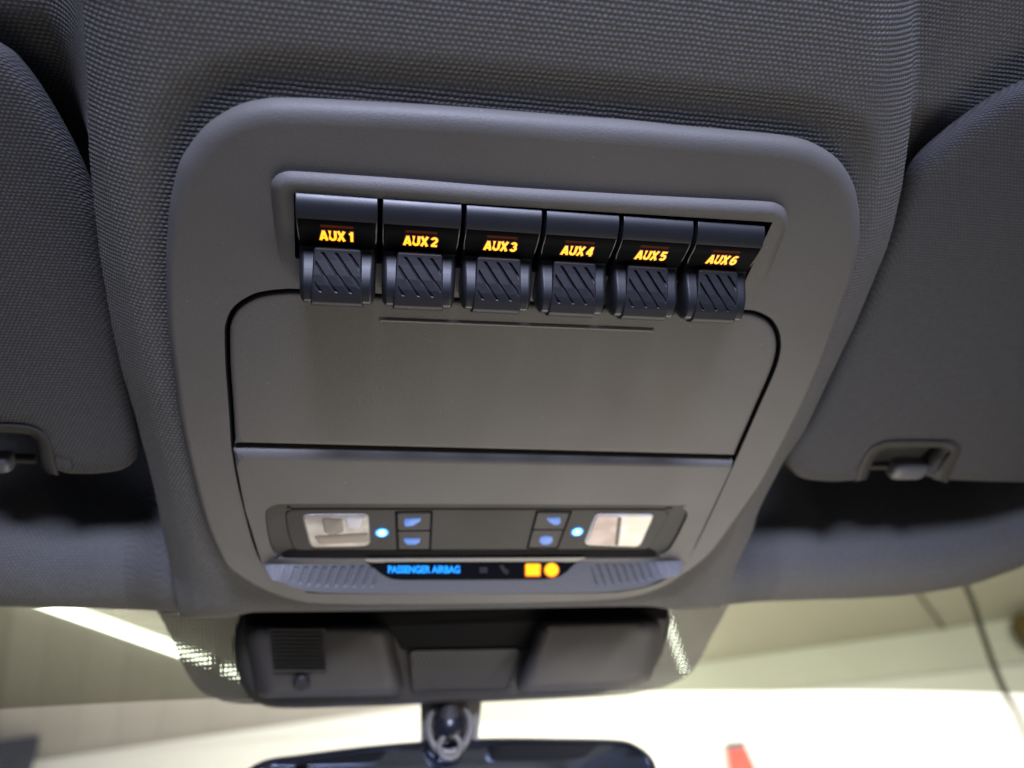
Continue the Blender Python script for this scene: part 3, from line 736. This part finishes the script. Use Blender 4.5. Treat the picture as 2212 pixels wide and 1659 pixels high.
vr = catmull([(2212, 199), (2166, 225), (2100, 271), (2051, 310), (2012, 346), (1985, 385), (1960, 450), (1935, 525), (1905, 600), (1866, 695), (1832, 765), (1790, 855), (1752, 925), (1718, 970),
              (1705, 990), (1707, 1013), (1720, 1032), (1740, 1043.5), (1798, 1049), (1838, 1047), (1862, 1043), (1874, 1032), (1881, 1012), (1889, 992), (1899, 977), (1916, 968), (1975, 966), (2034, 967),
              (2046, 975), (2040, 985), (2015, 1010), (2000, 1028), (2014, 1041), (2046, 1045), (2212, 1050), (2450, 1052), (2750, 1040), (2750, 700), (2700, 160), (2450, 120), (2330, 150)], 5)
visor('sun_visor', vr, -28, [(1845, 1040), (1856, 1008), (1869, 981), (1886, 963), (1916, 953), (1985, 952), (2053, 953.4), (2072, 960), (2080, 973), (2071, 993), (2046, 1044)],
      [(1872, 1036), (1881, 1010), (1889, 992), (1899, 977), (1916, 968), (1975, 966), (2034, 967), (2046, 975), (2038, 986), (2015, 1010), (2004, 1030)], (1922, 993, 1996, 1030),
      'dark grey cloth sun visor at the right with its whole hinge clip in view', -34)

# ================================================================ WINDSHIELD
GP = wd((0, 352, -34)); gdir = (Vector((0, math.cos(math.radians(-31)), math.sin(math.radians(-31))))); gn = Vector((1, 0, 0)).cross(gdir).normalized()
def G(px, py, off=0.0): return onPlane(px, py, GP - gn * off, gn)
def glass_mat(name, tint, gloss=.004):
    mm = bpy.data.materials.new(name); mm.use_nodes = True; nt = mm.node_tree; nt.nodes.clear()
    out = nt.nodes.new('ShaderNodeOutputMaterial'); tr = nt.nodes.new('ShaderNodeBsdfTransparent'); tr.inputs[0].default_value = (*tint, 1)
    gg = nt.nodes.new('ShaderNodeBsdfGlossy'); gg.inputs['Roughness'].default_value = .03; mx = nt.nodes.new('ShaderNodeMixShader'); mx.inputs[0].default_value = gloss
    nt.links.new(tr.outputs[0], mx.inputs[1]); nt.links.new(gg.outputs[0], mx.inputs[2]); nt.links.new(mx.outputs[0], out.inputs[0]); return mm
CLEAR = glass_mat('clear_windshield_glass', (.93, .95, .92)); SHADE = glass_mat('green_tinted_shade_band', (.37, .39, .33))
ws = thing('windshield', GP, 'clear windshield with green tinted shade band along its top', 'windshield')
gx = Vector((1, 0, 0))
def flatmesh(name, pts, th, m_, parent):
    n = len(pts); V = list(pts) + [p + gn * th for p in pts]
    return mk(name, V, [tuple(range(n)), tuple(reversed(range(n, 2 * n)))] + [(i, (i + 1) % n, n + (i + 1) % n, n + i) for i in range(n)], m_, parent, smooth=False)
def sheet(name, pts, m_, parent): return mk(name, pts, [tuple(range(len(pts)))], m_, parent, smooth=False)
bnd = catmull([(-260, 1548), (0, 1532), (250, 1518), (430, 1510), (620, 1504), (900, 1498), (1200, 1493), (1480, 1491), (1560, 1490), (1800, 1489), (2000, 1491), (2212, 1496), (2480, 1506)], 5, False)
Gb = [G(x, y) for x, y in bnd]
topl = GP + gx * (-.8) - gdir * .03; topr = GP + gx * .9 - gdir * .03
sheet('shade_band', [topl] + Gb + [topr], SHADE, ws)
sheet('glass_pane', [GP + gx * (-.8) + gdir * .62] + Gb[:] + [GP + gx * .9 + gdir * .62], CLEAR, ws)
# dotted ceramic frit behind the sensor housing
FR = bpy.data.materials.new('dotted_black_frit'); FR.use_nodes = True; nt = FR.node_tree; b = nt.nodes['Principled BSDF']
b.inputs['Base Color'].default_value = (.045, .042, .035, 1); b.inputs['Roughness'].default_value = .4
tc = nt.nodes.new('ShaderNodeTexCoord'); sx_ = nt.nodes.new('ShaderNodeSeparateXYZ'); nt.links.new(tc.outputs['Object'], sx_.inputs[0])
def MM(op, a, bb=None):
    n = nt.nodes.new('ShaderNodeMath'); n.operation = op
    for i, x in enumerate((a, bb)):
        if x is None: continue
        if isinstance(x, (int, float)): n.inputs[i].default_value = x
        else: nt.links.new(x, n.inputs[i])
    return n.outputs[0]
pit = 2 * math.pi / .0022
sA = MM('SINE', MM('MULTIPLY', sx_.outputs[0], pit)); sB = MM('SINE', MM('MULTIPLY', sx_.outputs[1], pit))
dots = MM('GREATER_THAN', MM('MULTIPLY', MM('ADD', sA, sB), 1.0), 1.1)
tr = nt.nodes.new('ShaderNodeBsdfTransparent'); mx = nt.nodes.new('ShaderNodeMixShader')
nt.links.new(dots, mx.inputs[0]); nt.links.new(b.outputs[0], mx.inputs[1]); nt.links.new(tr.outputs[0], mx.inputs[2]); nt.links.new(mx.outputs[0], nt.nodes['Material Output'].inputs[0])
frit = catmull([(318, 1290), (345, 1330), (368, 1375), (385, 1415), (405, 1455), (430, 1490), (465, 1508), (520, 1520), (700, 1524), (1000, 1518), (1300, 1505), (1400, 1492), (1450, 1478), (1490, 1455), (1515, 1420), (1540, 1370), (1560, 1335), (1585, 1285)], 5, False)
sheet('frit_border', [G(x, y, .002) for x, y in frit], FR, ws)

# ================================================================ SENSOR HOUSING behind the mirror
hz = thing('sensor_housing', G(975, 1420, .01), 'charcoal sensor housing with vent grille on the windshield behind the mirror', 'sensor housing')
def HG(px, py, off): return G(px, py, off * .001)
def loft(name, rows, m_, parent, sharp=40): return gridv(name, np.array([[tuple(p) for p in r] for r in rows]), m_, parent, sharp)
# base shell: outline on the glass, crown 22 mm below it
ho = [(526, 1322), (560, 1316), (1000, 1312), (1400, 1309), (1440, 1314), (1447, 1341), (1440, 1377), (1428, 1415), (1412, 1444), (1376, 1478), (1309, 1496), (1170, 1508), (1036, 1516), (907, 1521), (760, 1527), (614, 1530), (562, 1521), (532, 1495), (511, 1444), (505, 1377)]
ho = resample(catmull(ho, 6), 200); hc = ho.mean(axis=0)
rows = []
for f_, off in ((1.0, 1), (1.0, 6), (.985, 11), (.96, 14), (.93, 15.5), (.9, 16)):
    rows.append([HG(*(hc + (p - hc) * np.array([1 - (1 - f_) * .55, f_])), off) for p in np.vstack([ho, ho[:1]])])
bs = loft('housing_shell', rows, HOUSEM, hz)
inn = [HG(*(hc + (p - hc) * np.array([1 - .1 * .55, .9])), 16) for p in ho]
mk('housing_face', inn, [tuple(range(len(inn)))], HOUSEM, hz, smooth=False)
def hump(name, px, off0, off1, ins_=.86):
    P = resample(roundpoly(px, 26, 8), 120); c = P.mean(axis=0); rr = []
    for f_, o_ in ((1.06, off0), (1.0, off0 + (off1 - off0) * .5), (.94, off0 + (off1 - off0) * .8), (.86, off0 + (off1 - off0) * .95), (.74, off1)):
        rr.append([HG(*(c + (p - c) * f_), o_) for p in np.vstack([P, P[:1]])])
    V = [p for r in rr for p in r]; n = 121
    Fc = [(i * n + j, i * n + j + 1, (i + 1) * n + j + 1, (i + 1) * n + j) for i in range(4) for j in range(n - 1)] + [tuple(4 * n + j for j in range(n - 1))]
    return mk(name, V, Fc, HOUSEM, hz, sharp=50)
hump('housing_hump', [(528, 1350), (838, 1350), (872, 1500), (560, 1506)], 13, 30)['label'] = 'hump with the square vent grille'
hump('housing_hump', [(1165, 1342), (1428, 1336), (1398, 1468), (1340, 1484), (1110, 1494)], 12, 30)['label'] = 'plain hump on the right'
# dark gap plate above
mk('upper_cover', [HG(520, 1300, 18), HG(1446, 1296, 18), HG(1440, 1338, 21), HG(1180, 1342, 21), HG(1150, 1402, 19), HG(1120, 1405, 18), HG(892, 1410, 18), HG(866, 1402, 19), HG(838, 1352, 21), HG(530, 1350, 21)], [tuple(range(10))], VOID, hz, smooth=False)
# vent grille: frame with fine louvres
GRM = mat('grille_black', (.010, .009, .009), .6)
V, Fc = [], []
for k in range(11):
    y = 1360 + k * 8.6
    a, b_, c, d = HG(584 + k * .7, y, 33.0), HG(699 + k * .5, y, 33.0), HG(699 + k * .5, y + 6.0, 31.2), HG(584 + k * .7, y + 6.0, 31.2)
    s = len(V); V += [a, b_, c, d]; Fc.append((s, s + 1, s + 2, s + 3))
s = len(V); V += [HG(582, 1357, 31.6), HG(701, 1357, 31.6), HG(706, 1453, 31.6), HG(590, 1453, 31.6)]; Fc.append((s, s + 1, s + 2, s + 3))
mk('vent_grille', V, Fc, GRM, hz, smooth=False)
c0 = HG(652, 1476, 31.4); V = [c0 + (gx * math.cos(a * .3927) + gdir * math.sin(a * .3927)) * .0047 for a in range(16)] + [c0 - gn * .0015 + (gx * math.cos(a * .3927) + gdir * math.sin(a * .3927)) * .0036 for a in range(16)]
mk('screw_cover', V, [(i, (i + 1) % 16, 16 + (i + 1) % 16, 16 + i) for i in range(16)] + [tuple(range(16, 32))], GRM, hz)
MESHM = mat('mesh_panel_grey', (.07, .068, .064), .7); 
bb_ = MESHM.node_tree.nodes['Principled BSDF']; tcm = N(MESHM, 'ShaderNodeTexCoord'); chk = N(MESHM, 'ShaderNodeTexChecker'); chk.inputs['Scale'].default_value = 700
chk.inputs[1].default_value = (.055, .052, .050, 1); chk.inputs[2].default_value = (.025, .024, .023, 1)
lk(MESHM, tcm.outputs['Object'], chk.inputs[0]); lk(MESHM, chk.outputs[0], bb_.inputs['Base Color'])
P = resample(roundpoly([(880, 1404), (1130, 1400), (1104, 1494), (888, 1497)], 8, 4), 60); c = P.mean(axis=0)
rr = [[HG(*(c + (p - c) * f_), o_) for p in np.vstack([P, P[:1]])] for f_, o_ in ((1.0, 15.5), (.98, 19), (.95, 19.5), (.93, 19.0), (.90, 18.6))]
V = [p for r in rr for p in r]; mk('mesh_panel', V, [(i * 61 + j, i * 61 + j + 1, (i + 1) * 61 + j + 1, (i + 1) * 61 + j) for i in range(4) for j in range(60)] + [tuple(4 * 61 + j for j in range(60))], MESHM, hz, sharp=40)

# ================================================================ REARVIEW MIRROR
MD = .400
mc = atD(985, 1790, MD)
mir = thing('rearview_mirror', mc, 'black framed rearview mirror hanging from a bracket below the sensor housing', 'mirror')
fw = (CAMW - mc).normalized()
mn = Vector((.06, -1, .02)).normalized()      # faces the rear of the cabin, slightly up at the camera
def Mp(px, py, off=0.0): return onPlane(px, py, mc + mn * off, mn)
mo = catmull([(500, 1700), (510, 1678), (537, 1659), (578, 1639.5), (650, 1629), (794, 1611), (948.6, 1598), (1077, 1593), (1206, 1594), (1334.7, 1597), (1376, 1609), (1406.8, 1634), (1421, 1670), (1428, 1730),
              (1422, 1830), (1385, 1890), (1290, 1925), (1100, 1950), (900, 1962), (700, 1960), (580, 1945), (520, 1900), (495, 1800)], 6)
mo = resample(mo, 260); mcen = mo.mean(axis=0)
rr = []
for ins_, off in ((30, -.030), (10, -.024), (0, -.010), (0, -.002), (3, .0012), (8, .0018), (12, .0006), (13, -.0004)):
    Q = inset(ccw(mo), ins_); rr.append([Mp(x, y, off) for x, y in np.vstack([Q, Q[:1]])])
loft('mirror_housing', rr, MIRRIM, mir, 40)
bk = [Mp(x, y, -.030) for x, y in inset(ccw(mo), 30)]; mk('mirror_back', bk, [tuple(range(len(bk)))], MIRRIM, mir, smooth=False)
MG = mat('mirror_glass', (.42, .50, .66), .03, 1.0)
Q = inset(ccw(mo), 12.5); gl_ = [Mp(x, y, 0) for x, y in Q]; mk('mirror_glass', gl_, [tuple(range(len(gl_)))], MG, mir, smooth=False)
# bracket: two cheek plates and a ball joint in a ring
BRK = grain(mat('bracket_grey', (.30, .28, .24), .5), 600, .1)
def slab(name, px, depth, th, m_, parent):
    n = len(px); A_ = [atD(x, y, depth) for x, y in px]; B_ = [atD(x, y, depth + th) for x, y in px]
    return mk(name, A_ + B_, [tuple(range(n)), tuple(reversed(range(n, 2 * n)))] + [(i, (i + 1) % n, n + (i + 1) % n, n + i) for i in range(n)], m_, parent, smooth=False)
slab('bracket_plate', [(909, 1512), (1041, 1506), (1030, 1625), (909, 1635)], .436, .006, BRK, mir)
ctr = atD(971, 1568, .425); rv = rayw(971, 1568).normalized(); ux = Vector((1, 0, 0)); ux = (ux - rv * ux.dot(rv)).normalized(); uy = ux.cross(rv)
def torus(name, c, R, r, m_, parent, sy=1.0):
    V = []; Fc = []; n1, n2 = 36, 12
    for i in range(n1):
        a = 2 * math.pi * i / n1; d = ux * math.cos(a) + uy * math.sin(a) * sy
        for j in range(n2):
            g = 2 * math.pi * j / n2; V.append(c + d * (R + r * math.cos(g)) + rv * r * math.sin(g))
    for i in range(n1):
        for j in range(n2): Fc.append((i * n2 + j, ((i + 1) % n1) * n2 + j, ((i + 1) % n1) * n2 + (j + 1) % n2, i * n2 + (j + 1) % n2))
    return mk(name, V, Fc, m_, parent)
def ball(name, c, r, m_, parent):
    bm = bmesh.new(); bmesh.ops.create_uvsphere(bm, u_segments=24, v_segments=16, radius=r); V = [v.co + c for v in bm.verts]; Fc = [tuple(v.index for v in f.verts) for f in bm.faces]; bm.free()
    return mk(name, V, Fc, m_, parent)
torus('joint_ring', ctr, .0125, .0020, CHROME, mir, 1.15)
ball('ball_joint', ctr + rv * .002, .0098, MIRRIM, mir)
torus('lower_ring', ctr + uy * -.011 - rv * .004, .0062, .0016, CHROME, mir)
tube('stem', [atD(975, 1392, .44), atD(972, 1460, .432), atD(971, 1530, .428), ctr], [.0042, .0050, .0062, .0075], HOUSEM, mir)

# ================================================================ GARAGE outside
def struct(o): o['kind'] = 'structure'; return o
def wallm(name, c1, c2, scale, rough=.8):
    mm = mat(name, c1, rough); b = mm.node_tree.nodes['Principled BSDF']; tc = N(mm, 'ShaderNodeTexCoord'); nz = N(mm, 'ShaderNodeTexNoise')
    nz.inputs['Scale'].default_value = scale; nz.inputs['Detail'].default_value = 4; lk(mm, tc.outputs['Object'], nz.inputs['Vector'])
    mx = N(mm, 'ShaderNodeMixRGB'); mx.inputs[1].default_value = (*c1, 1); mx.inputs[2].default_value = (*c2, 1); lk(mm, nz.outputs[0], mx.inputs[0]); lk(mm, mx.outputs[0], b.inputs['Base Color']); return mm
CEIL = wallm('painted_ceiling', (.68, .62, .51), (.78, .73, .62), 1.2); WALL = wallm('white_wall_paint', (.80, .79, .76), (.86, .85, .82), 2.0)
BEAM = wallm('pale_beam_paint', (.56, .56, .50), (.64, .64, .57), 2.0); BEIGE = wallm('beige_door_panel', (.52, .46, .41), (.60, .53, .48), 3)
SEAM = mat('dark_joint', (.16, .14, .10), .9)
YD = 3.9
zA = onY(1843, 1394.5, YD).z; ZC = zA
print('ceiling z', ZC, 'wall Y', YD)
def quad(name, pts, m_, parent=None): return mk(name, pts, [tuple(range(len(pts)))], m_, parent, smooth=False)
# line A: ceiling meets wall; wall is turned a little (line is not level in the photo)
A0 = onZ(-900, 1730, ZC); A1 = onZ(1511, 1433, ZC); A2 = onZ(2111, 1348.5, ZC); ad = (A2 - A1); AA = A1 - ad * 3; AB = A2 + ad * 2.0
struct(quad('ceiling', [Vector((AA.x - 1, 0.9, ZC)), Vector((AB.x + 1, .9, ZC)), AB + Vector((0, .1, 0)), AA + Vector((0, .1, 0))], CEIL))
wn_ = Vector((ad.y, -ad.x, 0)).normalized()
def onW(px, py, off=0.0): return onPlane(px, py, A1 + wn_ * off, wn_)
dn = Vector((0, 0, -1))
wl_ = quad('wall', [AA, AB, AB + dn * 4.0, AA + dn * 4.0], WALL); struct(wl_)
# upper beam along the wall: top edge under the ceiling, lower edge as in the photo
Bpx = [(1040, 1562), (1191, 1544.6), (1380, 1525.8), (1700, 1490), (2212, 1432), (2600, 1390)]
Apx = [(1040, 1499), (1191, 1478), (1380, 1451), (1700, 1406), (2212, 1335), (2600, 1281)]
fr_ = [onW(x, y, .02) for x, y in Apx] ; lo = [onW(x, y, .02) for x, y in Bpx]
for p in fr_: p.z = ZC - .005
V = fr_ + lo + [onW(x, y, .005) for x, y in Bpx]; n6 = 6
Fc = [(i, i + 1, n6 + i + 1, n6 + i) for i in range(5)] + [(n6 + i, n6 + i + 1, 2 * n6 + i + 1, 2 * n6 + i) for i in range(5)] + [(0, n6, 2 * n6)]
o = mk('wall_beam', V, Fc, BEAM, None, smooth=False); tag(o, 'pale beam along the top of the white garage wall, seen through the windshield', 'beam')
# ceiling boards on the left: shallow panels with slightly different paint
random.seed(4)
pan_px = [(-120, -20, .50), (-15, 62, .78), (66, 150, .70), (154, 240, .74), (244, 330, .66), (334, 430, .60), (434, 560, .55), (564, 660, .60), (664, 760, .66), (764, 905, .74)]
PM = {}
for k, (xa, xb, br) in enumerate(pan_px):
    xb = pan_px[k + 1][0] - .8 if k < len(pan_px) - 1 else xb
    if br not in PM: PM[br] = wallm('ceiling_board_paint_%d' % int(br * 100), (.66 * (.45 + br * .5), .61 * (.45 + br * .5), .56 * (.45 + br * .5)), (.74 * (.45 + br * .5), .69 * (.45 + br * .5), .64 * (.45 + br * .5)), 3)
    yb = lambda x: 1655 - (x) * .0935
    zz = ZC - .02
    p1, p2 = onZ(xa, yb(xa) - 2, zz), onZ(xb, yb(xb) - 2, zz)
    q1, q2 = onZ(xa + 20, 1500, zz), onZ(xb + 20, 1500, zz)
    d1 = (q1 - p1); d2 = (q2 - p2)
    V = [p1, p2, p2 + d2 * 5, p1 + d1 * 5]; V += [v + Vector((0, 0, .02)) for v in V]
    o = mk('ceiling_board', V, [(0, 1, 2, 3), (0, 1, 5, 4), (1, 2, 6, 5), (2, 3, 7, 6), (3, 0, 4, 7)], PM[br], None, smooth=False)
    tag(o, 'pale beige ceiling board in the row left of the mirror stem', 'ceiling board', 'ceiling boards beyond the windshield')
# white facing of the bright lower wall on the left of the stem
left_b = [(-400, 1694), (0, 1655), (343, 1621), (759, 1585), (1045, 1560)]
V = [onW(x, y, .03) for x, y in left_b] + [onW(x, y + 700, .03) for x, y in reversed(left_b)]
o = quad('wall_facing', V, WALL); struct(o)
# joints in the ceiling on the right
def strip(name, a, b, w_px, z, m_):
    p, q = onZ(*a, z), onZ(*b, z); d = (q - p).normalized(); s = Vector((-d.y, d.x, 0)) * w_px
    return mk(name, [p - s, p + s, q + s, q - s] + [v + Vector((0, 0, .006)) for v in (p - s, p + s, q + s, q - s)], [(0, 1, 2, 3), (0, 4, 5, 1), (2, 6, 7, 3)], m_, None, smooth=False)
o = strip('ceiling_joint', (1975, 1270), (2040, 1358), .008, ZC - .012, SEAM); tag(o, 'faint dark joint across the ceiling above the windshield on the right', 'ceiling joint')
# fluorescent tubes under the ceiling
TUBE = emis('lit_fluorescent_tube', (.97, 1.0, .90), 16.0, (.8, .8, .8)); FIX = mat('lamp_fitting_white', (.7, .7, .66), .5)
def lampfit(a, b, r, label):
    z = ZC - .07
    p, q = onZ(*a, z), onZ(*b, z); c = (p + q) / 2
    t_ = thing('tube_lamp', c, label, 'tube lamp', 'tube lamps on the garage ceiling'); d = (q - p).normalized()
    tube('lamp_tube', [p, q], r, TUBE, t_, 14); s = Vector((-d.y, d.x, 0)) * r * 1.5; up = Vector((0, 0, 1))
    V = [x + y_ * s + up * h for h in (r * 1.3, .065) for x, y_ in ((p, -1), (p, 1), (q, 1), (q, -1))]
    mk('lamp_fitting', V, [(0, 1, 2, 3), (4, 5, 6, 7), (0, 1, 5, 4), (1, 2, 6, 5), (2, 3, 7, 6), (3, 0, 4, 7)], FIX, t_, smooth=False)
lampfit((-60, 1250), (452, 1431), .016, 'long lit tube lamp slanting across the shade band on the left')
lampfit((482, 1446), (520, 1460), .016, 'short lit tube lamp beside the left end of the sensor housing')
lampfit((1440, 1330), (1478, 1448), .016, 'steep lit tube lamp behind the dotted border right of the sensor housing')
# dark cable hanging outside
pc = catmull([(2070, 1215), (2086, 1262), (2105, 1310), (2122, 1365), (2148, 1440), (2170, 1492), (2196, 1540), (2216, 1590), (2250, 1700)], 5, False)
rr_ = [.0058 if p[1] < 1495 else max(.0026, .0058 - (p[1] - 1495) * .00008) for p in pc]
o = tube('cable', [atD(x, y, 1.45) for x, y in pc], rr_, mat('cable_dark', (.03, .03, .02), .7)); tag(o, 'thin dark cable hanging down beyond the right side of the windshield', 'cable')
# red banner with a dark cap on the white wall
rb = thing('red_banner', onW(1610, 1640, .05), 'red upright banner with dark top on the bright white wall', 'banner')
def wbox(name, px, off, th, m_, parent=None):
    A_ = [onW(x, y, off) for x, y in px]; B_ = [onW(x, y, off - th) for x, y in px]; n = len(px)
    return mk(name, A_ + B_, [tuple(range(n))] + [(i, (i + 1) % n, n + (i + 1) % n, n + i) for i in range(n)], m_, parent, smooth=False)
REDM = wallm('red_banner_cloth', (.62, .06, .05), (.75, .12, .09), 8)
wbox('banner_cloth', [(1571, 1620), (1612, 1615), (1652, 1700), (1668, 1760), (1588, 1760)], .06, .02, REDM, rb)
wbox('banner_cap', [(1567, 1604), (1608, 1600), (1613, 1616), (1570, 1621)], .07, .04, mat('banner_cap_grey', (.12, .10, .11), .6), rb)
o = wbox('storage_cabinet', [(-200, 1600), (-40, 1592), (86, 1588), (80, 1625), (62, 1680), (50, 1800), (-200, 1800)], .35, .25, wallm('blue_grey_cabinet_paint', (.035, .04, .06), (.09, .09, .12), 9))
tag(o, 'dark blue-grey cabinet corner at the bottom left, against the bright wall', 'cabinet')
dcen = onW(2226, 1368, .10); V = []; Fc = []
for off in (.0, .05):
    for a in range(28): V.append(dcen + wn_ * off + ad.normalized() * .095 * math.cos(a * math.pi / 14) + Vector((0, 0, 1)) * .115 * math.sin(a * math.pi / 14))
o = mk('wall_disc', V, [tuple(range(28, 56))] + [(i, (i + 1) % 28, 28 + (i + 1) % 28, 28 + i) for i in range(28)], mat('brown_disc_paint', (.10, .07, .02), .6)); tag(o, 'brown round disc on the wall beam at the right edge', 'wall disc')
